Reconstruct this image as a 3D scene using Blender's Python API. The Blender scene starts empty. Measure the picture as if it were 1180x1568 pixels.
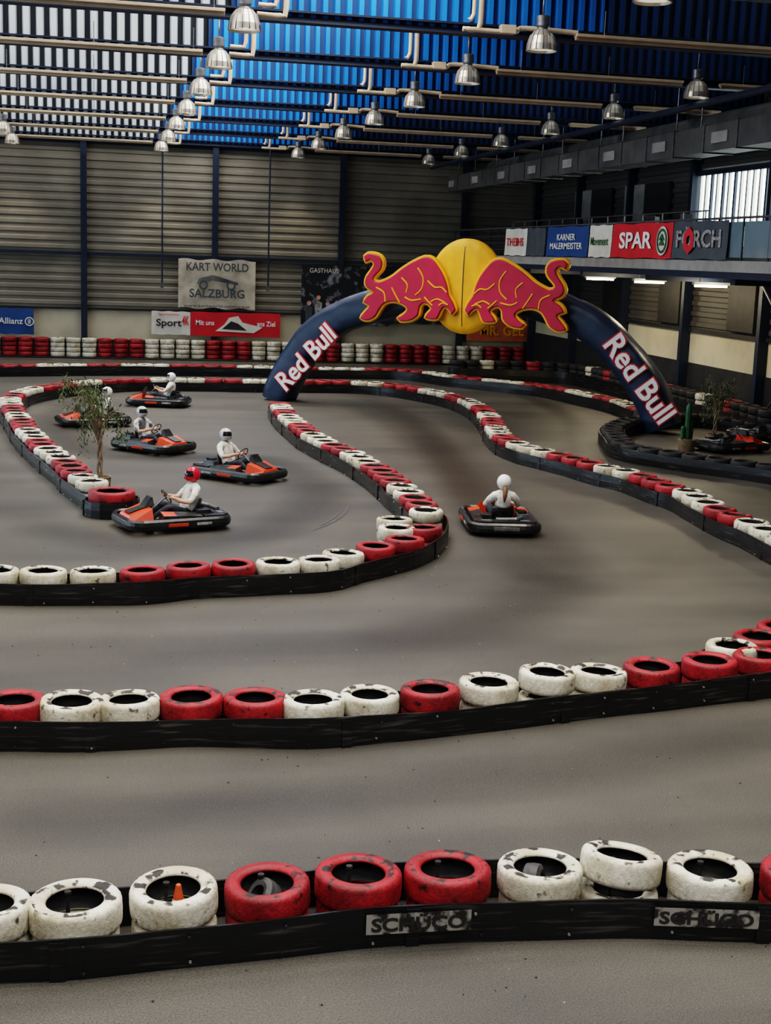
import bpy, math, random
from mathutils import Matrix, Vector, noise as mn
random.seed(7)
sc=bpy.context.scene
# ---------------------------------------------------------------- camera (calibrated from vanishing points)
F=2100.0;H=4.7
R=Matrix.Rotation(-math.radians(12.13),4,'Z')@Matrix.Rotation(math.radians(90-10.53),4,'X')@Matrix.Rotation(math.radians(2),4,'Z')
R3=R.to_3x3();C=Vector((0,0,H))
cd=bpy.data.cameras.new('camera');cam=bpy.data.objects.new('camera',cd);sc.collection.objects.link(cam)
cam.matrix_world=Matrix.Translation(C)@R
cd.sensor_fit='HORIZONTAL';cd.sensor_width=36;cd.lens=36*F/1180;cd.clip_end=300
sc.camera=cam
# survey helpers: photo measurement -> true place on floor / walls of the hall
def ray(u,v): return R3@Vector(((u-590)/F,-(v-784)/F,-1))
def G(u,v,z=0.0):
    d=ray(u,v);t=(z-H)/d.z;return Vector((d.x*t,d.y*t,z))
def onY(u,v,Y):
    r=ray(u,v);t=Y/r.y;return Vector((r.x*t,Y,H+r.z*t))
def onX(u,v,X):
    r=ray(u,v);t=X/r.x;return Vector((X,r.y*t,H+r.z*t))
# ---------------------------------------------------------------- materials
def M(name,col,rough=.6,metal=0,col2=None,scale=5,lo=.4,hi=.65,stretch=(1,1,1),bump=0,bscale=60,emit=None,es=0,spec=.5,detail=6,extra=None,extra2=None):
    m=bpy.data.materials.new(name);m.use_nodes=True;nt=m.node_tree;n=nt.nodes;l=nt.links
    b=n['Principled BSDF'];b.inputs['Base Color'].default_value=(*col,1);b.inputs['Roughness'].default_value=rough
    b.inputs['Metallic'].default_value=metal;b.inputs['Specular IOR Level'].default_value=spec
    if emit: b.inputs['Emission Color'].default_value=(*emit,1);b.inputs['Emission Strength'].default_value=es
    tc=n.new('ShaderNodeTexCoord');mp=n.new('ShaderNodeMapping');mp.inputs['Scale'].default_value=stretch
    l.new(tc.outputs['Object'],mp.inputs['Vector'])
    if col2:
        nz=n.new('ShaderNodeTexNoise');nz.inputs['Scale'].default_value=scale;nz.inputs['Detail'].default_value=detail
        l.new(mp.outputs[0],nz.inputs['Vector'])
        cr=n.new('ShaderNodeValToRGB');cr.color_ramp.elements[0].position=lo;cr.color_ramp.elements[1].position=hi
        cr.color_ramp.elements[0].color=(*col,1);cr.color_ramp.elements[1].color=(*col2,1)
        l.new(nz.outputs['Fac'],cr.inputs['Fac']);out=cr.outputs['Color']
        for ex in (extra,extra2):
            if not ex: continue
            m2=n.new('ShaderNodeMapping');m2.inputs['Scale'].default_value=ex[3] if len(ex)>3 else (1,1,1)
            l.new(tc.outputs['Object'],m2.inputs['Vector'])
            nz2=n.new('ShaderNodeTexNoise');nz2.inputs['Scale'].default_value=ex[0];nz2.inputs['Detail'].default_value=5
            l.new(m2.outputs[0],nz2.inputs['Vector'])
            cr2=n.new('ShaderNodeValToRGB');cr2.color_ramp.elements[0].position=.38;cr2.color_ramp.elements[1].position=.62
            cr2.color_ramp.elements[0].color=(*ex[1],1);cr2.color_ramp.elements[1].color=(*ex[2],1)
            l.new(nz2.outputs['Fac'],cr2.inputs['Fac'])
            mx=n.new('ShaderNodeMix');mx.data_type='RGBA';mx.blend_type='MULTIPLY';mx.inputs[0].default_value=1
            l.new(out,mx.inputs[6]);l.new(cr2.outputs['Color'],mx.inputs[7]);out=mx.outputs[2]
        l.new(out,b.inputs['Base Color'])
    if bump:
        nb=n.new('ShaderNodeTexNoise');nb.inputs['Scale'].default_value=bscale;nb.inputs['Detail'].default_value=4
        l.new(mp.outputs[0],nb.inputs['Vector'])
        bp=n.new('ShaderNodeBump');bp.inputs['Strength'].default_value=bump;bp.inputs['Distance'].default_value=.02
        l.new(nb.outputs['Fac'],bp.inputs['Height']);l.new(bp.outputs[0],b.inputs['Normal'])
    return m
m_white=M('tire_white_paint',(.74,.71,.62),.6,col2=(.10,.09,.075),scale=11,lo=.61,hi=.70,detail=12,bump=.25,bscale=60,extra=(3.5,(.66,.61,.51),(1,1,1)),extra2=(30,(.80,.78,.73),(1,1,1)))
m_red=M('tire_red_paint',(.41,.016,.024),.55,col2=(.03,.012,.012),scale=10,lo=.60,hi=.70,detail=12,bump=.25,bscale=60,extra=(3.5,(.50,.48,.5),(1,1,1)),extra2=(30,(.72,.72,.72),(1,1,1)))
m_whitew=M('tire_white_paint_worn',(.75,.72,.63),.6,col2=(.035,.03,.028),scale=9,lo=.52,hi=.58,detail=12,bump=.25,bscale=60,extra=(3.5,(.66,.6,.5),(1,1,1)))
m_redw=M('tire_red_paint_worn',(.43,.018,.026),.55,col2=(.025,.012,.012),scale=9,lo=.53,hi=.60,detail=12,bump=.25,bscale=60,extra=(3.5,(.55,.5,.5),(1,1,1)))
m_rub=M('rubber_black',(.012,.011,.011),.75,col2=(.03,.028,.027),scale=9)
m_board=M('black_barrier_belt',(.009,.009,.010),.28,col2=(.09,.086,.08),scale=2.2,lo=.56,hi=.8,stretch=(1,1,14),bump=.3,bscale=6,detail=10)
m_bolt=M('bolt_steel',(.5,.48,.45),.4,.8)
m_floor=M('asphalt',(.043,.039,.034),.43,col2=(.135,.126,.109),scale=75,lo=.32,hi=.72,detail=5,bump=.4,bscale=110,extra=(.3,(.76,.75,.74),(1.12,1.09,1.04),(1,1.3,1)),extra2=(.5,(.82,.82,.82),(1.06,1.06,1.06),(.25,2.4,1)))
m_skid=M('skid_rubber',(.035,.033,.03),.55,col2=(.08,.075,.068),scale=9)
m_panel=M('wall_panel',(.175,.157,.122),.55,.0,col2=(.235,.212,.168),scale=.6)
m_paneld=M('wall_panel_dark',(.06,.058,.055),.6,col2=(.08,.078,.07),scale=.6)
m_cream=M('plaster_cream',(.54,.49,.36),.8,col2=(.46,.41,.30),scale=1.2)
m_blackw=M('black_plinth',(.014,.014,.016),.6,col2=(.025,.025,.025),scale=3)
m_navy=M('steel_navy',(.007,.015,.036),.5,col2=(.01,.02,.045),scale=2)
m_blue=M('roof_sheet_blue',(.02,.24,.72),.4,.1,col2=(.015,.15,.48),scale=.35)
m_bluedk=M('roof_sheet_blue_shaded',(.010,.060,.19),.45,.1,col2=(.008,.045,.14),scale=.35)  # darker copy of the roof blue, with light falloff put into its colour
m_pale=M('roof_sheet_pale',(.66,.70,.72),.45,col2=(.48,.54,.6),scale=.4)
m_gap=M('roof_sheet_shadow_gap',(.006,.010,.015),.7,col2=(.01,.014,.02),scale=2)
m_creamp=M('pipe_cream',(.62,.48,.33),.4,col2=(.52,.41,.29),scale=3)
m_alu=M('aluminium',(.60,.53,.42),.32,.6,col2=(.48,.43,.36),scale=6)
m_lampglow=M('lamp_glass',(.75,.72,.62),.3,emit=(1,.93,.8),es=.5)
m_conc=M('concrete',(.30,.29,.27),.8,col2=(.24,.23,.22),scale=3)
m_duct=M('duct_zinc',(.13,.125,.115),.5,.4,col2=(.09,.088,.082),scale=2)
m_tube=M('fluorescent',(1,1,1),.3,emit=(1,.85,.6),es=14)
m_win=M('window_daylight',(.7,.8,.8),.3,emit=(.85,.97,.95),es=4.5)
m_winl_added=M('added_window_cool_glow',(.7,.8,.8),.3,emit=(.60,.8,1.0),es=6)  # glow of the added left windows
m_yel=M('fabric_yellow',(.90,.43,.005),.5,col2=(.80,.36,.005),scale=3,bump=.4,bscale=3)
m_mag=M('fabric_crimson',(.50,.007,.05),.5,col2=(.42,.006,.04),scale=3,bump=.5,bscale=3)
m_archb=M('inflatable_navy',(.009,.022,.052),.4,col2=(.014,.031,.068),scale=2,bump=.6,bscale=4)
m_txtw=M('print_white',(.82,.82,.80),.6,col2=(.75,.75,.73),scale=4)
m_txtr=M('print_red',(.58,.018,.035),.6,col2=(.5,.018,.03),scale=4)
m_txtk=M('print_black',(.02,.02,.02),.6,col2=(.03,.03,.03),scale=4)
m_bred=M('banner_red',(.58,.018,.03),.6,col2=(.48,.015,.025),scale=2)
m_bblue=M('banner_blue',(.015,.07,.22),.6,col2=(.012,.055,.19),scale=2)
m_bwhite=M('banner_white',(.70,.67,.60),.7,col2=(.6,.57,.51),scale=2)
m_bgrey=M('banner_grey',(.055,.065,.08),.6,col2=(.075,.085,.095),scale=2)
m_bor=M('banner_orange',(.62,.12,.04),.6,col2=(.5,.2,.08),scale=3)
m_photo=M('banner_dark_photo',(.010,.012,.018),.55,col2=(.30,.32,.36),scale=3.0,lo=.52,hi=.72,detail=10)
m_cloth=M('rumpled_cloth',(.50,.45,.36),.85,col2=(.36,.32,.25),scale=2.5,bump=.9,bscale=3)
m_kor=M('kart_orange',(.66,.055,.012),.35,col2=(.5,.04,.01),scale=4)
m_kblk=M('kart_black_plastic',(.012,.012,.013),.30,col2=(.03,.03,.03),scale=8)
m_kgry=M('kart_grey_metal',(.16,.16,.165),.4,.7,col2=(.25,.25,.26),scale=8)
m_stripe=M('kart_label_grey',(.40,.40,.39),.4,col2=(.12,.12,.12),scale=9)
m_shirt=M('shirt_white',(.80,.76,.70),.85,col2=(.55,.52,.48),scale=7,bump=1.0,bscale=11)
m_shirtg=M('shirt_grey_print',(.62,.60,.57),.85,col2=(.10,.10,.11),scale=5,lo=.5,hi=.6,bump=1.0,bscale=11)
m_skin=M('skin',(.62,.36,.25),.55,col2=(.56,.31,.21),scale=8)
m_trous=M('trousers_dark',(.02,.024,.035),.85,col2=(.035,.04,.05),scale=8,bump=.8,bscale=10)
m_shoe=M('shoe',(.04,.04,.04),.6,col2=(.06,.06,.06),scale=8)
m_hw=M('helmet_white',(.82,.81,.8),.2,col2=(.75,.75,.75),scale=4)
m_hr=M('helmet_red',(.65,.02,.04),.2,col2=(.55,.02,.04),scale=4)
m_hg=M('helmet_grey',(.36,.37,.39),.25,col2=(.6,.6,.6),scale=4)
m_vis=M('visor_dark',(.01,.01,.012),.1,col2=(.02,.02,.02),scale=4)
m_hair=M('hair_brown',(.20,.09,.04),.6,col2=(.13,.06,.03),scale=20)
m_leaf=M('ficus_leaf',(.06,.10,.03),.5,col2=(.13,.16,.06),scale=3)
m_bark=M('bark',(.24,.17,.11),.8,col2=(.15,.11,.07),scale=12)
m_cact=M('cactus_green',(.03,.13,.05),.55,col2=(.02,.08,.03),scale=6)
m_cone=M('cone_orange',(.75,.11,.03),.5,col2=(.5,.09,.03),scale=12)
m_glass=M('railing_glass',(.16,.22,.26),.15,col2=(.12,.18,.22),scale=1)
m_silver=M('sticker_silver',(.30,.285,.255),.5,col2=(.02,.02,.02),scale=9,lo=.48,hi=.58,detail=12)
# rubbered racing line: thin film of tire rubber on the asphalt, worn to nothing at its edges
m_line=bpy.data.materials.new('rubbered_line');m_line.use_nodes=True
nt=m_line.node_tree;n=nt.nodes;l=nt.links
pb=n['Principled BSDF'];pb.inputs['Base Color'].default_value=(.018,.017,.016,1);pb.inputs['Roughness'].default_value=.36
at=n.new('ShaderNodeAttribute');at.attribute_name='wear'
tcx=n.new('ShaderNodeTexCoord');nzx=n.new('ShaderNodeTexNoise');nzx.inputs['Scale'].default_value=40;nzx.inputs['Detail'].default_value=8;l.new(tcx.outputs['Object'],nzx.inputs['Vector'])
mt=n.new('ShaderNodeMath');mt.operation='MULTIPLY';l.new(at.outputs['Fac'],mt.inputs[0]);l.new(nzx.outputs['Fac'],mt.inputs[1])
tr=n.new('ShaderNodeBsdfTransparent');ms=n.new('ShaderNodeMixShader');l.new(mt.outputs[0],ms.inputs[0]);l.new(tr.outputs[0],ms.inputs[1]);l.new(pb.outputs[0],ms.inputs[2])
l.new(ms.outputs[0],n['Material Output'].inputs['Surface'])
# ---------------------------------------------------------------- mesh builder
def group(name,loc=(0,0,0),rz=0,s=1.0):
    e=bpy.data.objects.new(name,None);e.empty_display_size=.3;sc.collection.objects.link(e)
    e.location=loc;e.rotation_euler=(0,0,rz);e.scale=(s,s,s);return e
class B:
    def __init__(s): s.v=[];s.f=[];s.m=[];s.mats=[]
    def mi(s,mat):
        if mat not in s.mats: s.mats.append(mat)
        return s.mats.index(mat)
    def add(s,vs,fs,mat):
        o=len(s.v);i=s.mi(mat);s.v.extend([tuple(x) for x in vs])
        for f in fs: s.f.append([o+k for k in f]);s.m.append(i)
    def box(s,c,sz,mat,rot=None,taper=1.0):
        vs=[];c=Vector(c)
        for z in (-.5,.5):
            t=1 if z<0 else taper
            for x,y in((-.5,-.5),(.5,-.5),(.5,.5),(-.5,.5)):
                p=Vector((x*sz[0]*t,y*sz[1]*t,z*sz[2]))
                if rot: p=rot@p
                vs.append(c+p)
        s.add(vs,[(3,2,1,0),(4,5,6,7),(0,1,5,4),(1,2,6,5),(2,3,7,6),(3,0,4,7)],mat)
    def box2(s,a,b,mat):
        s.box([(a[i]+b[i])/2 for i in range(3)],[abs(a[i]-b[i]) for i in range(3)],mat)
    def tube(s,path,r,mat,n=10,cap=True,closed=False):
        P=[Vector(p) for p in path];N=len(P);rs=r if isinstance(r,(list,tuple)) else [r]*N
        vs=[];up=None
        for i,p in enumerate(P):
            t=(P[(i+1)%N]-P[i-1]) if closed or 0<i<N-1 else (P[1]-P[0] if i==0 else P[-1]-P[-2])
            t.normalize()
            if up is None:
                up=Vector((0,0,1)) if abs(t.z)<.9 else Vector((1,0,0))
            a=up-t*up.dot(t)
            if a.length<1e-4: a=t.orthogonal()
            a.normalize();up=a;b=t.cross(a)
            for k in range(n):
                an=2*math.pi*k/n;vs.append(p+(a*math.cos(an)+b*math.sin(an))*rs[i])
        fs=[]
        for i in range(N if closed else N-1):
            j=(i+1)%N
            for k in range(n):
                k2=(k+1)%n;fs.append((i*n+k,i*n+k2,j*n+k2,j*n+k))
        if cap and not closed: fs.append(tuple(range(n))[::-1]);fs.append(tuple((N-1)*n+k for k in range(n)))
        s.add(vs,fs,mat)
    def lathe(s,prof,mats,mtx=Matrix(),n=32,closed=False):
        N=len(prof);vs=[]
        for r,z in prof:
            for k in range(n):
                an=2*math.pi*k/n;vs.append(mtx@Vector((r*math.cos(an),r*math.sin(an),z)))
        bands=N if closed else N-1
        for i in range(bands):
            j=(i+1)%N;mat=mats[i] if isinstance(mats,list) else mats
            s.add(vs[i*n:i*n+n]+vs[j*n:j*n+n],[(k,(k+1)%n,n+(k+1)%n,n+k) for k in range(n)],mat)
    def quad(s,a,b,c,d,mat): s.add([a,b,c,d],[(0,1,2,3)],mat)
    def obj(s,name,parent=None,smooth=False,bevel=0,merge=False):
        me=bpy.data.meshes.new(name);me.from_pydata(s.v,[],s.f)
        for m in s.mats: me.materials.append(m)
        me.polygons.foreach_set('material_index',s.m)
        if smooth: me.polygons.foreach_set('use_smooth',[True]*len(s.f))
        me.update()
        if merge:
            import bmesh
            bm=bmesh.new();bm.from_mesh(me);bmesh.ops.remove_doubles(bm,verts=bm.verts,dist=1e-4);bm.to_mesh(me);bm.free()
        o=bpy.data.objects.new(name,me);sc.collection.objects.link(o)
        if parent: o.parent=parent
        if bevel:
            bv=o.modifiers.new('bevel','BEVEL');bv.width=bevel;bv.segments=2;bv.limit_method='ANGLE'
        return o
def corr(b,o,U,V,lu,lv,N,pitch,depth,mat,mat2=None):
    o=Vector(o);U=Vector(U);V=Vector(V);N=Vector(N);x=0
    while x<lu-1e-6:
        pts=[(x,0),(x+.4*pitch,0),(x+.5*pitch,depth),(x+.9*pitch,depth),(x+pitch,0)]
        for k in range(4):
            a,c=pts[k],pts[k+1]
            A=o+U*min(a[0],lu)+N*a[1];D=o+U*min(c[0],lu)+N*c[1]
            b.quad(A,D,D+V*lv,A+V*lv,(mat2 if (mat2 and k==0) else mat))
        x+=pitch
def text(body,loc,U,V,mat,width,height,parent=None,extrude=.004,offset=0.0,name='lettering'):
    cu=bpy.data.curves.new(name,'FONT');cu.body=body;cu.align_x='CENTER';cu.align_y='CENTER';cu.extrude=extrude;cu.offset=offset
    cu.resolution_u=3;cu.materials.append(mat)
    o=bpy.data.objects.new(name,cu);sc.collection.objects.link(o);bpy.context.view_layer.update()
    d=o.dimensions;sx=width/max(d.x,.01);sy=height/max(d.y,.01)
    U=Vector(U).normalized();V=Vector(V).normalized();N=U.cross(V)
    m=Matrix((U*sx,V*sy,N)).transposed().to_4x4();m.translation=Vector(loc)
    o.matrix_world=m
    if parent: o.parent=parent
    return o
def catmull(P,step,closed=False):
    P=[Vector(p) for p in P];n=len(P);out=[]
    segs=n if closed else n-1
    for i in range(segs):
        if closed: p0,p1,p2,p3=P[i-1],P[i],P[(i+1)%n],P[(i+2)%n]
        else: p0,p1,p2,p3=P[max(i-1,0)],P[i],P[i+1],P[min(i+2,n-1)]
        k=max(1,int((p2-p1).length/step*1.5))
        for j in range(k):
            t=j/k
            out.append(.5*((2*p1)+(p2-p0)*t+(2*p0-5*p1+4*p2-p3)*t*t+(-p0+3*p1-3*p2+p3)*t**3))
    if not closed: out.append(P[-1])
    return out
def resample(P,step,closed=False):
    if closed: P=P+[P[0]]
    out=[P[0]];acc=0
    for i in range(len(P)-1):
        a,b=P[i],P[i+1];L=(b-a).length
        while acc+L>=step:
            t=(step-acc)/L;a=a.lerp(b,t);out.append(a);L=(b-a).length;acc=0
        acc+=L
    if len(out)<2: out.append(P[-1])
    return out
# ---------------------------------------------------------------- tires
def tire_into(b,pos,mat,lod,tilt=(0,0),rs=1.0,h=.2):
    n={0:96,1:48,2:24,3:14}[lod]
    if lod==0:
        # smooth carcass with a nearly flat tread; sipes and shoulder blocks are cut below
        prof=[(.185,.03),(.20,.012),(.235,.0),(.268,.003),(.288,.012),(.297,.024),(.300,.040),(.3005,.060),(.3010,.075),(.3013,.100),(.3010,.125),(.3005,.140),(.300,.160),(.297,.176),
              (.288,.188),(.272,.197),(.250,.2005),(.238,.1990),(.236,.2010),(.222,.1985),(.205,.193),(.190,.182),(.183,.170),(.195,.162),(.25,.155),(.272,.125),(.274,.08),(.25,.045),(.195,.04)]
        painted=len(prof)-7
    elif lod==1:
        prof=[(.19,.03),(.235,.0),(.285,.010),(.299,.035),(.302,.1),(.299,.165),(.287,.19),(.25,.2),(.21,.196),(.185,.172),(.25,.155),(.272,.1),(.25,.045)];painted=9
    else:
        prof=[(.2,.0),(.28,.012),(.300,.04),(.300,.16),(.28,.19),(.24,.2),(.19,.18),(.25,.1)];painted=6
    T=Matrix.Translation(pos)@Matrix.Rotation(tilt[0],4,'X')@Matrix.Rotation(tilt[1],4,'Y')@Matrix.Rotation(random.random()*6.3,4,'Z')
    N=len(prof);vs=[];pt_=random.choice((3,4,6))
    for i,(r,z) in enumerate(prof):
        for k in range(n):
            rr=r*rs;zz=z
            if lod==0 and 4<=i<=6 and k%3==0: rr-=.0055
            if lod==0 and 12<=i<=14 and k%3==1: rr-=.0055
            if lod==0 and 7<=i<=11 and (k+2*(i-9))%pt_==0: rr-=.0045
            an=2*math.pi*k/n;vs.append(T@Vector((rr*math.cos(an),rr*math.sin(an),zz*h/.2)))
    o=len(b.v);b.v.extend([tuple(x) for x in vs]);a1=b.mi(mat);a2=b.mi(m_rub)
    a3=b.mi(m_whitew if mat is m_white else m_redw if mat is m_red else mat)
    for i in range(N):
        j=(i+1)%N;mm=a1 if i<painted else a2
        if i<painted and prof[i][1]>.192: mm=a3
        for k in range(n):
            k2=(k+1)%n;b.f.append([o+i*n+k,o+i*n+k2,o+j*n+k2,o+j*n+k]);b.m.append(mm)
def tires(name,plist,lod,parent,layers=2,ztop=.42,lod2=3):
    b=B()
    for it in plist:
        p,c=it[0],it[1];dz=it[2] if len(it)>2 else 0;tl=it[3] if len(it)>3 else (random.uniform(-.03,.03),random.uniform(-.03,.03))
        mat=m_white if c=='w' else m_red if c=='r' else m_rub
        jx,jy=random.uniform(-.02,.02),random.uniform(-.01,.01)
        for k in range(layers):
            top=k==layers-1
            tire_into(b,(p[0]+jx,p[1]+jy,ztop-.21*(layers-k)+(dz if top else 0)),mat,lod if top else max(lod,lod2) if lod else 1,tl if top else (0,0),(1.015+random.uniform(-.025,.03)) if top else .97,.21)
    return b.obj(name,parent,smooth=True)
def board(name,path,parent,off=.345,h=.29,joints=2.4,bolts=True,wob=.014):
    P=[Vector((p[0],p[1],0)) for p in path];P=resample(catmull(P,.2),.16)
    L=[];Rr=[];N=len(P)
    for i,p in enumerate(P):
        t=(P[min(i+1,N-1)]-P[max(i-1,0)]).normalized();nn=Vector((-t.y,t.x,0))
        L.append(p+nn*off);Rr.append(p-nn*off)
    t0=(P[0]-P[1]).normalized();t1=(P[-1]-P[-2]).normalized()
    def arc(c,t,a):
        out=[]
        s=(a-c).normalized()
        for k in range(1,8):
            an=math.pi*k/8;out.append(c+(s*math.cos(an)+t*math.sin(an))*off)
        return out
    loop=L+arc(P[-1],t1,L[-1])+Rr[::-1]+arc(P[0],t0,Rr[0])
    n=len(loop);vs=[];fs=[];nr=[]
    for i,p in enumerate(loop):
        t=(loop[(i+1)%n]-loop[i-1]).normalized();nr.append(Vector((t.y,-t.x,0)))
    ar=sum(loop[i].x*loop[(i+1)%n].y-loop[(i+1)%n].x*loop[i].y for i in range(n));sg=1 if ar>0 else -1
    for i,p in enumerate(loop):
        o=nr[i]*sg
        w=mn.noise(p*1.1)*wob;w2=mn.noise(p*1.1+Vector((5,5,5)))*wob;hz=h+mn.noise(p*.7+Vector((9,0,0)))*.035
        vs+= [p+o*(w2),p+o*(w+.012)+Vector((0,0,h*.5)),p+o*w+Vector((0,0,hz)),p+o*(w-.02)+Vector((0,0,hz)),p+o*(w2-.02)]
    for i in range(n):
        j=(i+1)%n
        for k in range(4): fs.append((i*5+k,j*5+k,j*5+k+1,i*5+k+1))
    b=B();b.add(vs,fs,m_board)
    o=b.obj(name,parent,smooth=False)
    if bolts:
        b=B();acc=0;last=0
        for i in range(n):
            acc+=(loop[(i+1)%n]-loop[i]).length
            if acc-last>.62:
                last=acc;p=loop[i];oo=nr[i]*sg
                for zz in (.055,h-.055):
                    c=p+oo*.012+Vector((random.uniform(-.03,.03),0,zz+random.uniform(-.015,.015)))
                    b.tube([c,c+oo*.014],.010,m_rub if random.random()<.6 else m_bolt,8)
            if joints and int((acc)/joints)!=int((acc-.16)/joints):
                p=loop[i];oo=nr[i]*sg;t=Vector((-oo.y,oo.x,0))
                rot=Matrix((oo,t,Vector((0,0,1)))).transposed()
                b.box(p+oo*.012+Vector((0,0,h/2-.005)),(.014,.10,h-.02),m_board,rot)
        b.obj(name+'_joints',parent)
    return loop
def px(L,z=.42): return [G(u,v,z) for u,v in L]
def pattern(path,pat,step=.63):
    P=resample(catmull([Vector((p[0],p[1],0)) for p in path],.2),step)
    return [(p,pat[i%len(pat)]) for i,p in enumerate(P)]
A=px([(-130,1392),(-18,1378),(115,1372),(267,1358),(413,1345),(549,1332),(686,1325),(824,1322),(955,1320),(1091,1325),(1225,1328),(1360,1330)])
Ac='wwwwrrrwwwrr'
gA=group('tire_barrier')
tl=[(p,c) for p,c in zip(A,Ac)]
tl[8]=(A[8]+Vector((0,.06,0)),'w',.05,(-.12,.12));tl[4]=(A[4],'r',.0,(.03,-.04));tl[3]=(A[3],'w',.02,(.05,-.05))
tires('tires',tl,0,gA)
loopA=board('belt',[A[0]+Vector((-1,0,0))]+A+[A[-1]+Vector((1,0,0))],gA)
Bp=px([(-70,1072),(22,1068),(107,1070),(198,1067),(292,1063),(388,1065),(478,1067),(569,1060),(660,1052),(750,1043),(836,1034),(917,1025),(1000,1017),(1086,1008),(1165,1000),(1245,985)])
gB=group('tire_barrier')
tb=[(p,c) for p,c in zip(Bp,'wrwwrrwwrwwwrrrr')];tb[10]=(Bp[10],'w',.06,(.02,.03));tb[9]=(Bp[9],'w',.02)
tires('tires',tb,0,gB)
board('belt',Bp+px([(1330,960)]),gB,off=.335)
Q=px([(1120,985),(1180,966),(1235,932),(1290,895),(1300,860),(1230,826)])
gB2=group('tire_barrier');tires('tires',pattern(Q,'wrrrwww'),1,gB2);board('belt',Q,gB2)
Cu=px([(428,616),(433,625),(443,636),(458,648),(472,659),(490,669),(515,681),(540,692),(560,703),(580,715),(598,728),(618,745),(635,758),(648,771),(657,786)])
Cf=px([(648,806),(618,823),(577,834),(527,845),(490,855),(427,858),(357,861),(287,864),(220,871),(144,872),(68,872),(-5,871),(-80,871)])
gC=group('tire_barrier')
tires('tires_front',[(p,c) for p,c in zip(Cf,'rrrwwwrrrwwww')]+[(G(603,793,.42),'w'),(G(608,806,.42),'w')],1,gC)
tires('tires_rear',pattern(Cu,'rwwrrwwwrrrwwwrrwwwrrr'),2,gC)
board('belt',Cu+Cf,gC,off=.33,h=.30)
D=px([(165,750),(140,735),(120,721),(110,711),(95,700),(78,688),(65,677),(50,664),(38,650),(30,637),(20,622),(16,608),(35,597),(75,589),(130,583),(200,579),(300,579),(400,581),(500,582),(560,584),(620,590),(690,603),(730,618),(750,635),(760,652),(775,668),(805,681),(850,692),(890,702),(925,712),(970,722),(1015,738),(1052,750),(1090,770),(1125,787),(1165,803),(1220,830)])
gD=group('tire_barrier')
pd=pattern(D[1:],'wwrrrwwwrrwwwrrr')
tires('tires',pd,2,gD)
pt=G(171,750,.46)
b=B();tire_into(b,(pt.x,pt.y,.22),m_red,1,rs=1.38,h=.24);tire_into(b,(pt.x,pt.y,0),m_red,1,rs=1.34,h=.22);b.obj('planter_tire',gD,smooth=True)
board('belt',D,gD)
board('belt_end',[(pt.x-.04,pt.y,0),(pt.x+.04,pt.y,0)],gD,off=.45,h=.30)
Fp=px([(-40,558),(200,557),(400,560),(470,562),(540,563),(600,564),(650,568),(700,575),(780,583),(840,590),(900,602),(950,613),(985,627)])
gF=group('tire_barrier');tires('tires',pattern(Fp,'rrrrwwwrrwww'),3,gF);board('belt',Fp,gF,bolts=False,h=.34)
Gp=[Vector((min(p.x,18.75),p.y,0)) for p in px([(700,552),(780,553),(860,556),(900,561),(960,572),(1040,590),(1100,603),(1150,616),(1190,632)],.8)]
gG=group('tire_barrier');tires('tires',pattern(Gp,'kkwkkrkk'),3,gG,4,.82);board('belt',Gp,gG,bolts=False,h=.5)
gI=group('tire_island')
I=px([(1215,718),(1150,708),(1050,695),(965,681),(945,668),(938,652),(975,640),(1060,634),(1130,642),(1190,654)],.38)
tires('tires',pattern(I,'kkkkkkk'),2,gI,ztop=.40);board('belt',I,gI,h=.32,bolts=False)
gW=group('tire_wall');b=B();x=-7.5
while x<19:
    c=m_white if math.floor((x+1.96)/2.13)%2==0 else m_red
    for k in range(4): tire_into(b,(x,60.3+random.uniform(-.03,.03),.06+.2*k),c,3,rs=random.uniform(.96,1.05))
    x+=.66
b.box2((-8,60.0,0),(19,60.6,.06),m_rub)
b.obj('tires',gW,smooth=True)
# ---------------------------------------------------------------- shell
b=B();b.quad((-14,-8,0),(22,-8,0),(22,64,0),(-14,64,0),m_floor);b.obj('floor')
YB=61.5
b=B()
b.box2((-14,YB,0),(19.6,YB+.3,.74),m_blackw);b.box2((-14,YB+.03,.74),(19.6,YB+.3,2.05),m_cream)
corr(b,(-14,YB+.05,2.05),(0,0,1),(1,0,0),7.6,33.6,(0,-1,0),.34,.05,m_panel)
b.box2((-14,YB+.1,2.05),(19.6,YB+.3,11.6),m_panel)
b.obj('wall_back')
gT=group('steel_frame_back')
b=B()
for u in(128,329,523,710):
    X=onY(u,300,YB).x;b.box2((X-.10,YB-.3,0),(X+.10,YB,9.2),m_navy);b.box2((X-.13,YB-.33,0),(X+.13,YB-.3,9.2),m_navy);
for X in (-6.2,-11.8): b.box2((X-.10,YB-.3,0),(X+.10,YB,9.2),m_navy)
b.box2((-14,YB-.16,4.34),(19.4,YB,4.47),m_navy);b.box2((-14,YB-.1,9.0),(19.4,YB,9.4),m_navy)
b.box2((-14,YB-.06,2.0),(19.4,YB,2.1),m_blackw)
b.obj('steel_frame',gT)
b=B()
for u,v in((248,435),(410,440)):
    p=onY(u,v,60.9);b.tube([(p.x,60.9,p.z),(p.x,60.9,9.1)],.035,m_navy,8)
    b.box((p.x,60.9,p.z-.06),(.14,.12,.2),m_kgry);b.tube([(p.x,60.9,9.1),(p.x,61.5,9.1)],.04,m_navy,8)
b.obj('drop_pipes',gT)
XR=19.5;b=B()
b.box2((XR,-8,0),(XR+.3,YB,1.57),m_blackw);b.box2((XR+.03,-8,1.57),(XR+.3,YB,2.62),m_cream)
corr(b,(XR+.05,-8,2.62),(0,0,1),(0,1,0),8.8,YB+8,(-1,0,0),.34,.05,m_paneld)
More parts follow.
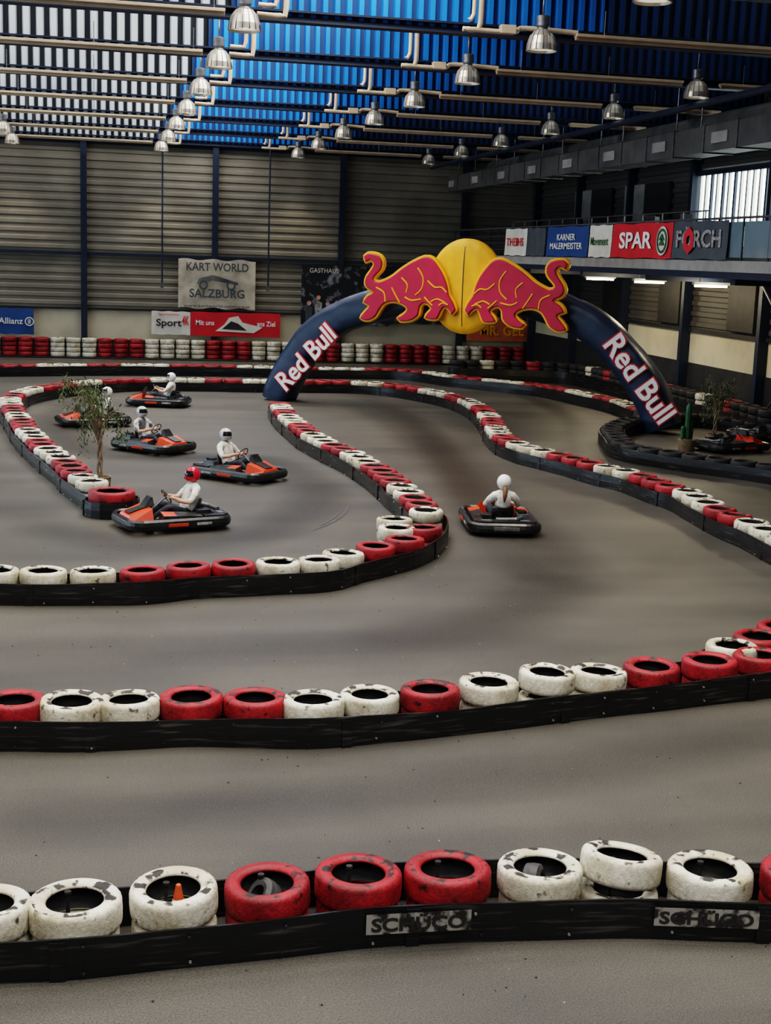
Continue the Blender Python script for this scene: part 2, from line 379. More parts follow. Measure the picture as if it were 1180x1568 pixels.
b.box2((XR+.1,-8,2.62),(XR+.3,YB,11.6),m_paneld);b.obj('wall_right')
b=B()
for k in range(13):
    Y=60-k*5.55
    b.box2((XR-.3,Y-.11,0),(XR+.02,Y+.11,9.4),m_navy)
b.box2((XR-.08,-8,2.6),(XR+.02,YB,2.72),m_blackw)
b.obj('steel_frame_right')
b=B();b.box2((-14.3,-8,0),(-14,YB,1.0),m_blackw);b.box2((-14.3,-8,1.0),(-14,YB,2.0),m_cream);b.box2((-14.3,-8,2.0),(-14,YB,11.6),m_panel);b.obj('wall_left')
b=B()
for k in range(4):  # unseen left-wall windows, added for cool reflections on the barrier belts
    y0=18+k*9;b.box2((-13.97,y0,1.2),(-13.93,y0+7,4.2),m_winl_added)
    for q in range(4): b.box2((-13.95,y0+q*2.33-.05,1.1),(-13.88,y0+q*2.33+.05,4.3),m_navy)
    b.box2((-13.95,y0-.05,1.1),(-13.88,y0+7.05,1.2),m_navy);b.box2((-13.95,y0-.05,4.2),(-13.88,y0+7.05,4.3),m_navy)
b.obj('added_window_left')
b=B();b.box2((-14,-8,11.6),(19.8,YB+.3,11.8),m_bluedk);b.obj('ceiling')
gR=group('roof_fascias')
Ys=[27.0+5.55*k for k in range(-4,7)]
for k,Y in enumerate(Ys):
    b=B();yy=Y+1.0
    zt=11.6;zb=9.25
    corr(b,(-14,yy,zb),(1,0,0),(0,0,1),16.6,zt-zb,(0,-1,0),.30,.12,m_pale,m_gap)
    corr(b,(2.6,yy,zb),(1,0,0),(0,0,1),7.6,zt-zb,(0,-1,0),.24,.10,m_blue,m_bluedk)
    corr(b,(10.2,yy,zb),(1,0,0),(0,0,1),9.2,zt-zb,(0,-1,0),.24,.10,m_bluedk,m_navy)  # right stretch in the darker blue: dimmer light painted into the sheets
    b.box2((-14,yy+.02,zb),(19.4,yy+.06,zt),m_bluedk)
    b.box2((-14,yy-.22,zb-.12),(19.4,yy+.1,zb-.08),m_navy);b.box2((-14,yy-.22,zb+.06),(19.4,yy+.1,zb+.1),m_navy);b.box2((-14,yy-.08,zb-.1),(19.4,yy-.04,zb+.08),m_navy)
    b.obj('fascia_%d'%(k+1),gR)
def lamp(x,y,z):
    g=group('high_bay_lamp',(x,y,z));b=B()
    b.lathe([(.001,.42),(.10,.42),(.13,.40),(.13,.22),(.10,.18),(.12,.14)],m_kgry,n=24)
    b.lathe([(.12,.15),(.17,.12),(.24,.02),(.285,-.12),(.30,-.24),(.31,-.25),(.29,-.25),(.27,-.12),(.22,.01),(.12,.12)],m_alu,n=28)
    for k in range(14):
        a=2*math.pi*k/14;ca,sa=math.cos(a),math.sin(a)
        b.tube([(.15*ca,.15*sa,.135),(.245*ca,.245*sa,.02),(.29*ca,.29*sa,-.12),(.306*ca,.306*sa,-.24)],.008,m_kgry,5)
    b.lathe([(.285,-.2),(.15,-.215),(.001,-.22)],m_lampglow,n=24)
    b.tube([(0,0,.42),(0,0,.8)],.02,m_kgry,6)
    b.obj('reflector',g,smooth=True)
for k,Y in enumerate(Ys[2:]):
    for X in(-3.3,2.75,8.55,14.3):
        lamp(X,Y-.2,9.0)
    g=group('tube_heater');b=B()
    z=9.12
    def rail(x0,x1,zz=z,yy=Y):
        b.box2((x0,yy-.11,zz-.03),(x1,yy+.11,zz+.03),m_creamp);b.tube([(x0,yy,zz-.05),(x1,yy,zz-.05)],.045,m_creamp,8)
        q=x0+.6
        while q<x1: b.tube([(q,yy,zz),(q,yy,zz+.5)],.012,m_kgry,5);q+=2.2
    rail(-13.8,2.4);rail(9.3,14.0);rail(15.0,17.6)
    for xa,xb in((3.0,3.55),(7.1,7.35)):
        b.tube(catmull([(xa,Y,z-.02),(xb-.1,Y,z-.02),(xb,Y,z+.1),(xb,Y,z+1.1),(xb,Y+.15,z+1.3)],.1),.055,m_creamp,10)
        b.tube(catmull([(xa,Y-.22,z+.12),(xb-.3,Y-.22,z+.12),(xb-.2,Y-.22,z+.22),(xb-.2,Y-.22,z+1.1)],.1),.045,m_creamp,10)
    b.tube(catmull([(7.0,Y,z-.02),(8.0,Y,z-.02),(8.3,Y+.2,z+.1),(9.35,Y,z+.05)],.1),.05,m_creamp,10)
    b.box((7.9,Y,z+.02),(.3,.2,.16),m_creamp)
    b.obj('radiant_tube',g,smooth=False,bevel=.01)
g=group('ventilation_duct');b=B();b.box2((15.2,18,7.6),(16.0,60,8.25),m_duct)
for k in range(22):
    y=18.5+k*1.9
    b.box2((15.17,y-.03,7.57),(16.03,y+.03,8.28),m_kgry)
    if k%2: b.box2((15.16,y+.5,7.78),(15.21,y+1.4,8.05),m_conc)
    if k%3==0: b.tube([(15.25,y,8.2),(15.25,y,11.6)],.02,m_kgry,6);b.tube([(15.95,y,8.2),(15.95,y,11.6)],.02,m_kgry,6)
b.obj('duct',g)
b=B();b.tube([(17.2,18,8.7),(17.2,60,8.7)],.3,m_duct,16);b.tube([(14.4,24,8.6),(14.4,60,8.6)],.09,m_navy,8);b.obj('round_duct',g)
# ---------------------------------------------------------------- gallery
g=group('gallery_balcony');b=B();XG=15.5
b.box2((XG,22,4.62),(XR-.4,YB-.4,4.9),m_conc)
for k in range(8): b.box2((XG+.1,60-k*5.55-.12,4.3),(XR-.4,60-k*5.55+.12,4.62),m_navy)
b.box2((XG+.02,22,4.45),(XG+.14,YB-.4,4.62),m_navy)
b.box2((17.0,37,4.9),(XR-.4,56,5.35),m_blackw)
b.obj('slab',g)
b=B()
y=22
while y<YB-.5:
    b.tube([(XG+.05,y,4.9),(XG+.05,y,5.95)],.025,m_navy,8);y+=1.4
b.tube([(XG+.05,22,5.95),(XG+.05,YB-.4,5.95)],.03,m_kgry,8)
for z in(5.15,5.4,5.65): b.tube([(XG+.05,22,z),(XG+.05,YB-.4,z)],.012,m_kgry,6)
y=37.2
while y<56: b.tube([(17.0,y,5.35),(17.0,y,6.3)],.02,m_kgry,6);y+=1.55
b.tube([(17.0,37,6.3),(17.0,56,6.3)],.022,m_kgry,6);b.tube([(17.0,37,5.85),(17.0,56,5.85)],.014,m_kgry,6)
b.obj('railing',g)
b=B()
y=22.2
while y<34: b.box2((XG+.03,y,4.98),(XG+.05,y+1.5,5.85),m_glass);y+=1.6
b.obj('glass_panels',g)
def bannerX(u0,u1,mat,txt=None,tm=None,nm='sponsor_banner',th=.5):
    y0=onX(u0,370,XG).y;y1=onX(u1,370,XG).y
    gg=group(nm);b=B();n=10;vs=[];fs=[]
    for i in range(n+1):
        y=y0+(y1-y0)*i/n
        for z in(4.92,5.4,5.9): vs.append((XG-.05-.02*math.sin(i*1.9+z*3),y,z+.015*math.sin(i*1.3)))
    for i in range(n):
        for k in range(2): fs.append((i*3+k,(i+1)*3+k,(i+1)*3+k+1,i*3+k+1))
    b.add(vs,fs,mat);b.obj('sheet',gg,smooth=True)
    if txt: text(txt,(XG-.085,(y0+y1)/2,5.4),(0,-1,0),(0,0,1),tm,abs(y1-y0)*.78,th,gg,offset=.01)
    return gg,y0,y1
bannerX(775,808,m_bwhite,'THEIHS',m_bred,th=.3);bannerX(809,836,m_bgrey)
bannerX(839,902,m_bblue,'KARNER\nMALERMEISTER',m_txtw,th=.5)
bannerX(904,938,m_bwhite,'Movement',m_cact,th=.25)
gg,y0,y1=bannerX(939,1031,m_bred)
text('SPAR',(XG-.085,y0+(y1-y0)*.42,5.4),(0,-1,0),(0,0,1),m_txtw,abs(y1-y0)*.55,.48,gg,offset=.025)
b=B();cy=y0+(y1-y0)*.87
b.lathe([(.001,0),(.4,0),(.4,.01)],m_bwhite,Matrix.Translation((XG-.09,cy,5.4))@Matrix.Rotation(-math.pi/2,4,'Y'),n=28)
b.lathe([(.27,.012),(.34,.012),(.34,.02),(.27,.02)],m_cact,Matrix.Translation((XG-.09,cy,5.4))@Matrix.Rotation(-math.pi/2,4,'Y'),n=28)
for q in(0,.14): b.add([(XG-.115,cy+.2,5.28+q),(XG-.115,cy-.2,5.28+q),(XG-.115,cy,5.48+q)],[(0,1,2)],m_cact)
b.obj('tree_logo',gg)
gg,y0,y1=bannerX(1032,1116,m_bgrey);text('FÖRCH',(XG-.085,(y0+y1)/2,5.42),(0,-1,0),(0,0,1),m_stripe,abs(y1-y0)*.82,.55,gg,offset=.025)
b=B();cy=y0+(y1-y0)*.34
b.lathe([(.14,0),(.36,0),(.36,.01),(.14,.01)],m_txtr,Matrix.Translation((XG-.095,cy,5.4))@Matrix.Rotation(-math.pi/2,4,'Y'),n=6);b.obj('hexagon_logo',gg)
for u,v in((945,430),(1030,435),(1138,441)):
    Y=17.3*2139/(u-145);g2=group('ceiling_light');b=B()
    b.box2((16.8,Y-.08,4.22),(17.9,Y+.08,4.3),m_txtw);b.tube([(16.85,Y,4.19),(17.85,Y,4.19)],.03,m_tube,8)
    b.tube([(17,Y,4.3),(17,Y,4.62)],.015,m_kgry,6);b.tube([(17.7,Y,4.3),(17.7,Y,4.62)],.015,m_kgry,6);b.obj('fixture',g2)
    L=bpy.data.lights.new('gallery_tube','POINT');L.energy=130;L.color=(1,.84,.58);L.shadow_soft_size=.3
    o=bpy.data.objects.new('gallery_tube_light',L);o.location=(17.3,Y,4.0);sc.collection.objects.link(o)
b=B();b.box2((XR-.02,35.5,4.95),(XR+.01,43.7,7.7),m_win)
y=35.5
while y<43.8: b.box2((XR-.10,y-.05,4.95),(XR-.02,y+.05,7.7),m_bwhite if int(y*4)%3 else m_navy);y+=.42
b.box2((XR-.14,35.4,6.0),(XR-.02,43.8,6.12),m_navy);b.box2((XR-.14,35.4,7.65),(XR-.02,43.8,7.8),m_navy);b.obj('window_2')
b=B()
for y0 in(45.5,51):
    b.box2((XR-.12,y0,5.0),(XR-.02,y0+2.2,7.6),m_blackw);b.box2((XR-.1,y0+2.3,5.0),(XR-.02,y0+4.2,7.6),m_conc)
for y0 in(33,38.5,44,49.5,55):
    b.box2((XR-.12,y0,2.8),(XR-.02,y0+1.8,4.3),m_blackw)
b.obj('window_3')
b=B()
for y0 in(32.2,):
    for s in(-1,1): b.tube([(XR-.35,y0+ (0 if s<0 else 5.5),.0),(XR-.35,y0+(5.5 if s<0 else 0),4.3)],.03,m_kgry,6)
b.obj('cross_brace')
def chair(x,y,z,rz):
    g=group('gallery_chair',(x,y,z),rz);b=B()
    for a in(-.2,.2):
        for c in(-.2,.2): b.tube([(a,c,0),(a*.9,c*.9,.45 if c<0 else .95)],.018,m_kblk,6)
    b.box((0,0,.46),(.44,.44,.05),m_blackw);b.box((0,.19,.78),(.42,.04,.34),m_blackw);b.obj('frame',g,bevel=.01)
for i,(y) in enumerate((39.5,40.4,42.4,43.3,45.6,46.5,48.5,49.4)): chair(17.5+.35*(i%2),y,5.35,1.2*i)
for y in(41.4,44.5,47.5):
    g=group('gallery_table',(17.7,y,5.35));b=B();b.lathe([(.001,.76),(.45,.76),(.45,.72),(.001,.72)],m_blackw,n=28);b.tube([(0,0,0),(0,0,.73)],.04,m_kblk,8);b.lathe([(.001,.03),(.28,.02),(.28,0)],m_kblk,n=24);b.obj('top',g)
# ---------------------------------------------------------------- back wall banners
YW=61.12
def bannerY(u0,v0,u1,v1,mat,nm='sponsor_banner',Y=YW,wav=.015,nx=16,nz=10):
    a=onY(u0,v0,Y);c=onY(u1,v1,Y);gg=group(nm);b=B();vs=[];fs=[]
    for i in range(nx+1):
        for k in range(nz+1):
            x=a.x+(c.x-a.x)*i/nx;z=a.z+(c.z-a.z)*k/nz
            vs.append((x,Y-abs(wav)*(1+mn.noise(Vector((x*1.7,z*1.7,3)))*1.2),z+(wav*.8*math.sin(i*1.1) if k in(0,nz) else 0)))
    for i in range(nx):
        for k in range(nz): fs.append((i*(nz+1)+k,i*(nz+1)+k+1,(i+1)*(nz+1)+k+1,(i+1)*(nz+1)+k))
    b.add(vs,fs,mat);b.obj('sheet',gg,smooth=True);return gg,a,c
XU=(1,0,0);ZU=(0,0,1);YT=61.06
gg,a,c=bannerY(273,396,390,474,m_cloth,'club_banner',wav=.05)
cx=(a.x+c.x)/2;cz=(a.z+c.z)/2;YC=60.95
text('KART WORLD',(cx,YC,cz+.72),XU,ZU,m_bgrey,2.7,.36,gg,offset=.02);text('SALZBURG',(cx,YC,cz-.42),XU,ZU,m_bgrey,2.4,.38,gg,offset=.02)
text('www.kartworld-salzburg.at',(cx,YC,cz-.95),XU,ZU,m_bgrey,2.9,.17,gg,offset=.01)
b=B()
for q in range(5): b.tube([(cx-.9+.02*q,YC,cz+.05*q),(cx-.2,YC,cz+.18+.05*q),(cx+.9,YC,cz+.02*q)],.018,m_bgrey,5)
for q in(-.6,.6): b.lathe([(.12,0),(.2,0),(.2,.02),(.12,.02)],m_bgrey,Matrix.Translation((cx+q,YC,cz-.05))@Matrix.Rotation(math.pi/2,4,'X'),n=18)
b.obj('kart_drawing',gg)
gg,a,c=bannerY(232,476,291,513,m_bwhite);cx=(a.x+c.x)/2;cz=(a.z+c.z)/2
text('Sport',(cx-.1,YT,cz),XU,ZU,m_txtk,1.1,.4,gg,offset=.02);text('Sportunion',(cx-.1,YT,cz+.38),XU,ZU,m_txtr,.9,.13,gg);text('4K',(cx+.62,YT,cz+.1),XU,ZU,m_txtr,.3,.4,gg,offset=.02)
gg,a,c=bannerY(292,477,428,517,m_bred);cx=(a.x+c.x)/2;cz=(a.z+c.z)/2
text('Mit uns',(cx-1.35,YT,cz+.05),XU,ZU,m_txtw,.8,.22,gg,offset=.015);text('ans Ziel',(cx+1.35,YT,cz+.05),XU,ZU,m_txtw,.8,.22,gg,offset=.015)
b=B();b.add([(cx-.9,YT,cz-.3),(cx+.8,YT,cz-.35),(cx+1.2,YT,cz-.1),(cx+.3,YT,cz+.1),(cx+.1,YT,cz+.38),(cx-.3,YT,cz+.3),(cx-.5,YT,cz)],[tuple(range(7))],m_bwhite)
b.add([(cx-.6,YT-.01,cz-.2),(cx+.5,YT-.01,cz-.25),(cx+.1,YT-.01,cz+.05),(cx-.2,YT-.01,cz+.15)],[(0,1,2,3)],m_txtk);b.obj('driver_picture',gg)
gg,a,c=bannerY(-8,471,52,512,m_bblue);cx=(a.x+c.x)/2;cz=(a.z+c.z)/2
text('Allianz',(cx-.15,YT,cz),XU,ZU,m_txtw,1.0,.26,gg,offset=.01)
b=B();b.lathe([(.15,0),(.19,0),(.19,.02),(.15,.02)],m_txtw,Matrix.Translation((cx+.62,YT,cz))@Matrix.Rotation(math.pi/2,4,'X'),n=20)
for q in(-.05,0,.05): b.box((cx+.62+q,YT,cz),(.025,.01,.2),m_txtw)
b.obj('eagle_logo',gg)
gg,a,c=bannerY(462,405,600,500,m_photo,'photo_mural')
text('GASTHAUS',(a.x+1.0,YT,a.z-.25),XU,ZU,m_bwhite,1.3,.2,gg)
b=B()
for q in range(7):
    xx=a.x+.35+q*.42;hh=random.uniform(.9,1.25)
    b.add([(xx-.14,YT,c.z+.1),(xx+.14,YT,c.z+.1),(xx+.17,YT,c.z+hh*.8),(xx,YT,c.z+hh*.9),(xx-.17,YT,c.z+hh*.8)],[(0,1,2,3,4)],(m_bgrey,m_stripe,m_txtk)[q%3]);b.lathe([(.001,0),(.10,0),(.10,.01)],m_skin,Matrix.Translation((xx,YT,c.z+hh))@Matrix.Rotation(math.pi/2,4,'X'),n=12)
b.obj('printed_figures',gg)
bannerY(604,407,796,500,m_photo,'photo_mural')
gg,a,c=bannerY(715,490,819,524,m_bor,Y=60.95);text('MR. GEL',((a.x+c.x)/2,60.88,(a.z+c.z)/2),XU,ZU,m_yel,2.1,.45,gg,offset=.02)
# ---------------------------------------------------------------- inflatable arch
a0=G(428,612);b0=G(1022,664);dS=(b0-a0).normalized();nN=Vector((dS.y,-dS.x,0))
if nN.y>0: nN=-nN
def PL(u,v,off=0):
    base=a0+nN*off;r=ray(u,v);t=(base-C).dot(nN)/r.dot(nN);p=C+r*t;return Vector(((p-a0).dot(dS),p.z))
def W(s,z,n): return a0+dS*s+nN*n+Vector((0,0,z))
gar=group('inflatable_arch')
cen=[PL(u,v) for u,v in[(426,612),(434,590),(450,560),(474,524),(502,499),(537,480),(590,464),(650,455),(712,452),(790,457),(850,472),(908,500),(955,545),(994,600),(1018,662)]]
cp=resample(catmull([Vector((p.x,p.y,0)) for p in cen],.15),.2)
b=B();vs=[];fs=[];n=32;N=len(cp)
for i,p in enumerate(cp):
    t=(cp[min(i+1,N-1)]-cp[max(i-1,0)]).normalized();m=Vector((-t.y,t.x,0))
    s=i*.2;q=abs((s%1.9)-.95)/.95
    w=.51*(1-.05*q**6)
    for k in range(n):
        an=2*math.pi*k/n;cx=math.copysign(abs(math.cos(an))**.55,math.cos(an));sx=math.copysign(abs(math.sin(an))**.55,math.sin(an))
        pp=p+m*(w*cx);z=max(pp.y,0.0)
        wr=.03*mn.noise(Vector((pp.x*2.2,pp.y*2.2,an)))
        vs.append(W(pp.x,z,(.48*(1-.06*q**6)+wr)*sx))
for i in range(N-1):
    for k in range(n): fs.append((i*n+k,i*n+(k+1)%n,(i+1)*n+(k+1)%n,(i+1)*n+k))
b.add(vs,fs,m_archb);b.obj('tube',gar,smooth=True)
OF=.62
top=PL(712,365,OF);bot=PL(712,512,OF);lf=PL(655,437,OF);rt=PL(769,437,OF)
sc_=Vector(((lf.x+rt.x)/2,(top.y+bot.y)/2));ra=(rt.x-lf.x)/2;rb=(top.y-bot.y)/2
b=B();nr_,na=14,64
for side in(1,-1):
    vs=[];fs=[]
    for i in range(nr_+1):
        r=i/nr_
        for k in range(na):
            an=2*math.pi*k/na;x=r*math.cos(an);z=r*math.sin(an)
            bulge=.20*math.sqrt(max(0,1-r**2.6))-.012*abs(math.sin(x*9))
            vs.append(W(sc_.x+x*ra,sc_.y+z*rb,OF-.12+side*(.08+max(0,bulge))))
    for i in range(nr_):
        for k in range(na):
            q=(i*na+k,i*na+(k+1)%na,(i+1)*na+(k+1)%na,(i+1)*na+k);fs.append(q if side>0 else q[::-1])
    b.add(vs,fs,m_yel)
    if side>0: rim=vs[-na:]
    else:
        rim2=vs[-na:];b.add(rim+rim2,[(k,(k+1)%na,na+(k+1)%na,na+k) for k in range(na)],m_yel)
b.tube([W(sc_.x,sc_.y+rb*z*.97,OF-.12+.08+.20*math.sqrt(max(0,1-abs(z)**2.6))-.002) for z in[-.98+.14*i for i in range(15)]],.016,m_txtk,6)
b.obj('sun_disc',gar,smooth=True)
bull=[(557,392),(562,388),(570,388),(580,392),(585,401),(583,412),(576,420),(571,427),(579,432),(598,424),(615,411),(633,400),(650,393),(661,396),(671,408),(680,424),(685,440),(687,452),(693,462),(697,475),(692,481),(686,474),(679,470),(673,480),(668,489),(657,489),(650,486),(654,479),(660,472),(655,466),(648,464),(642,470),(640,482),(628,491),(612,492),(608,487),(617,481),(623,473),(614,465),(600,462),(588,465),(580,475),(574,485),(562,491),(551,487),(557,478),(565,468),(556,463),(562,453),(572,447),(563,442),(558,434),(560,424),(567,414),(572,404),(566,398),(559,401)]
strokes=[[(600,440),(606,452),(612,463)],[(640,410),(648,425),(646,442),(636,452)],[(655,430),(666,440),(676,440),(684,448)],[(660,462),(670,458),(682,464)],[(576,440),(588,448),(590,462)],[(650,455),(656,462),(662,468)],[(672,468),(678,464),(686,467)],[(620,455),(630,460),(645,458)],[(615,425),(624,436),(622,448)]]
def flat(pts,n0,th,mat,name,bev=.04):
    cu=bpy.data.curves.new(name,'CURVE');cu.dimensions='2D';cu.fill_mode='BOTH';cu.extrude=th;cu.bevel_depth=bev;cu.bevel_resolution=2
    sp=cu.splines.new('POLY');sp.points.add(len(pts)-1);sp.use_cyclic_u=True
    for i,p in enumerate(pts): sp.points[i].co=(p[0],p[1],0,1)
    cu.materials.append(mat);o=bpy.data.objects.new(name,cu);sc.collection.objects.link(o)
    m=Matrix((dS,Vector((0,0,1)),nN if dS.cross(Vector((0,0,1))).dot(nN)>0 else -nN)).transposed().to_4x4()
    m.translation=a0+nN*n0;o.matrix_world=m;o.parent=gar;return o
def offs(pts,d):
    n=len(pts);ar=sum(pts[i].x*pts[(i+1)%n].y-pts[(i+1)%n].x*pts[i].y for i in range(n));s=1 if ar>0 else -1;out=[]
    for i,p in enumerate(pts):
        t=(pts[(i+1)%n]-pts[i-1]);t.normalize();out.append(Vector((p.x+t.y*s*d,p.y-t.x*s*d)))
    return out
B0=[PL(u,v,.9) for u,v in bull]
B1=catmull([Vector((p.x,p.y,0)) for p in B0],.12,True);B1=[Vector((p.x,p.y)) for p in B1]
for side in(0,1):
    P1=[Vector((2*sc_.x-p.x,p.y)) for p in B1][::-1] if side else B1
    flat(offs(P1,.03),.78,.06,m_yel,'bull_outline',.025);flat(offs(P1,-.04),.82,.08,m_mag,'bull',.025)
    b=B()
    for st in strokes:
        q=[PL(u,v,.9) for u,v in st];q=catmull([Vector((2*sc_.x-p.x if side else p.x,p.y,0)) for p in q],.1)
        b.tube([W(p.x,p.y,.925) for p in q],.024,m_yel,6)
    b.obj('bull_lines',gar)
def atext(uA,vA,uB,vB,h):
    A_=PL(uA,vA,.5);B_=PL(uB,vB,.5);c=(A_+B_)/2;d=(B_-A_);L=d.length;d.normalize()
    U=dS*d.x+Vector((0,0,d.y));V=nN.cross(U);V=V if V.z>0 else -V
    text('Red Bull',W(c.x,c.y,.50),U,V,m_txtr,L*1.03,h*1.1,gar,.012,.06,'lettering_outline')
    text('Red Bull',W(c.x,c.y,.53),U,V,m_txtw,L,h,gar,.012,.02,'lettering')
atext(431,590,508,506,.64);atext(935,520,1021,642,.66)
# ---------------------------------------------------------------- karts
def kart_mesh():
    b=B()
    pts=[]
    hl,hw,r=1.0,.68,.30
    for cx,cy,a in((hl-r,hw-r,0),(-hl+r,hw-r,90),(-hl+r,-hw+r,180),(hl-r,-hw+r,270)):
        for k in range(7):
            an=math.radians(a+15*k);pts.append((cx+r*math.cos(an),cy+r*math.sin(an)))
    sec=[(-.05,.10),(0,.07),(.045,.10),(.06,.17),(.045,.24),(0,.28),(-.05,.25)]
    n=len(pts);vs=[];
    for i,(x,y) in enumerate(pts):
        t=Vector((pts[(i+1)%n][0]-pts[i-1][0],pts[(i+1)%n][1]-pts[i-1][1],0)).normalized();o=Vector((t.y,-t.x,0))
        for so,sz in sec: vs.append(Vector((x,y,sz))+o*so)
    k7=len(sec)
    for i in range(n):
        j=(i+1)%n
        b.add([vs[i*k7+q] for q in range(k7)]+[vs[j*k7+q] for q in range(k7)],[(q,k7+q,k7+(q+1)%k7,(q+1)%k7) for q in range(k7)],m_kblk)
    b.box((0,0,.10),(1.7,.7,.03),m_kgry)
    for s in(-1,1):
        b.add([(.42,s*.36,.14),(-.45,s*.36,.14),(-.45,s*.62,.16),(.42,s*.62,.16),(.36,s*.38,.38),(-.42,s*.38,.33),(-.42,s*.60,.29),(.36,s*.60,.33)],[(0,1,2,3),(0,1,5,4),(1,2,6,5),(2,3,7,6),(3,0,4,7)],m_kblk)
        b.add([(.36,s*.38,.38),(.1,s*.38,.3643),(.1,s*.60,.3167),(.36,s*.60,.33)],[(0,1,2,3)],m_kor)
        b.add([(.1,s*.38,.3643),(-.42,s*.38,.33),(-.42,s*.60,.29),(.1,s*.60,.3167)],[(0,1,2,3)],m_kblk)
        b.box((.12,s*.742,.17),(.4,.012,.06),m_kor);b.box((-.4,s*.742,.17),(.3,.012,.05),m_stripe)
        b.box((-.66,s*.52,.28),(.42,.2,.05),m_kblk)
        for x,rw,w in((.62,.125,.12),(-.62,.14,.18)):
            T=Matrix.Translation((x,s*.52,rw))@Matrix.Rotation(math.pi/2,4,'X')
            b.lathe([(.05,-w/2),(rw*.8,-w/2),(rw,-w/2+.02),(rw,w/2-.02),(rw*.8,w/2),(.05,w/2)],m_rub,T,n=20)
            b.lathe([(.0,-w/2+.01),(.06,-w/2+.01),(.06,w/2-.01),(0,w/2-.01)],m_kgry,T,n=14)
        b.tube([(.45,s*.17,.13),(.0,s*.22,.12),(-.6,s*.25,.13),(-.85,s*.25,.15)],.018,m_kgry,8)
    b.add([(.98,-.38,.16),(.98,.38,.16),(.5,.46,.16),(.5,-.46,.16),(.92,-.26,.31),(.92,.26,.31),(.5,.34,.44),(.5,-.34,.44)],[(3,2,1,0),(4,5,6,7),(0,1,5,4),(1,2,6,5),(2,3,7,6),(3,0,4,7)],m_kor)
    b.add([(.60,-.15,.42),(.60,.15,.42),(.40,.17,.46),(.40,-.17,.46),(.46,-.12,.62),(.46,.12,.62),(.42,.12,.62),(.42,-.12,.62)],[(3,2,1,0),(4,5,6,7),(0,1,5,4),(1,2,6,5),(2,3,7,6),(3,0,4,7)],m_kblk)
    b.box((.72,0,.395),(.38,.26,.012),m_kblk,Matrix.Rotation(.3,3,'Y'))
    b.tube([(.42,0,.34),(.12,0,.58)],.018,m_kgry,8)
    ax=Vector((-.85,0,.53)).normalized();e1=Vector((0,1,0));e2=ax.cross(e1);c=Vector((.10,0,.60))
    b.tube([c+(e1*math.cos(a)+e2*math.sin(a))*.15 for a in[2*math.pi*k/24 for k in range(24)]],.014,m_kblk,8,closed=True)
    for a in(.5,2.6,4.7): b.tube([c,c+(e1*math.cos(a)+e2*math.sin(a))*.15],.010,m_kgry,6)
    b.box((-.55,-.36,.28),(.3,.22,.26),m_kgry);b.box((-.55,-.36,.43),(.2,.16,.08),m_kblk);b.tube([(-.7,-.33,.35),(-.85,-.2,.33),(-.88,.2,.33)],.045,m_kgry,10)
    b.box((-.5,.34,.27),(.28,.2,.22),m_kblk);b.tube([(-.62,-.5,.14),(-.62,.5,.14)],.02,m_kgry,8)
    b.box((-.84,0,.28),(.24,1.1,.06),m_kblk);b.box((-.84,.38,.315),(.12,.2,.01),m_kgry);b.box((-.84,-.38,.315),(.12,.2,.01),m_kgry);b.box((-1.065,0,.18),(.01,.5,.07),m_kgry)
    for s in(-1,1): b.box((.52,s*.13,.22),(.03,.06,.12),m_kgry)
    body=b
    s_=B();prof=[(-.02,.20),(-.16,.15),(-.32,.14),(-.44,.19),(-.53,.32),(-.58,.44),(-.61,.53)];vs=[];nv=9
    for i,(x,z) in enumerate(prof):
        p0=prof[max(i-1,0)];p1=prof[min(i+1,len(prof)-1)];t=Vector((p1[0]-p0[0],0,p1[1]-p0[1])).normalized();nn=Vector((-t.z,0,t.x));nn=nn if nn.x+nn.z>0 else -nn
        for k in range(nv):
            v=-1+2*k/(nv-1);w=.22 if i<6 else .17
            vs.append(Vector((x,v*w,z))+nn*(.13*abs(v)**3))
    s_.add(vs,[(i*nv+k,i*nv+k+1,(i+1)*nv+k+1,(i+1)*nv+k) for i in range(len(prof)-1) for k in range(nv-1)],m_kblk)
    return body,s_
KS=.89
kb,ks=kart_mesh();kbody=kseat=None
def kart(loc,rz):
    global kbody,kseat
    g=group('go_kart',loc,rz,KS)
    if kbody is None:
        o=kb.obj('chassis',g,bevel=.012);kbody=o.data
        o2=ks.obj('seat',g,smooth=True);kseat=o2.data
    else:
        o=bpy.data.objects.new('chassis',kbody);sc.collection.objects.link(o);o.parent=g
        bv=o.modifiers.new('bevel','BEVEL');bv.width=.012;bv.segments=2;bv.limit_method='ANGLE'
        o2=bpy.data.objects.new('seat',kseat);sc.collection.objects.link(o2);o2.parent=g
    sd=o2.modifiers.new('s','SOLIDIFY');sd.thickness=.015;sb=o2.modifiers.new('ss','SUBSURF');sb.levels=1;sb.render_levels=1
    return g
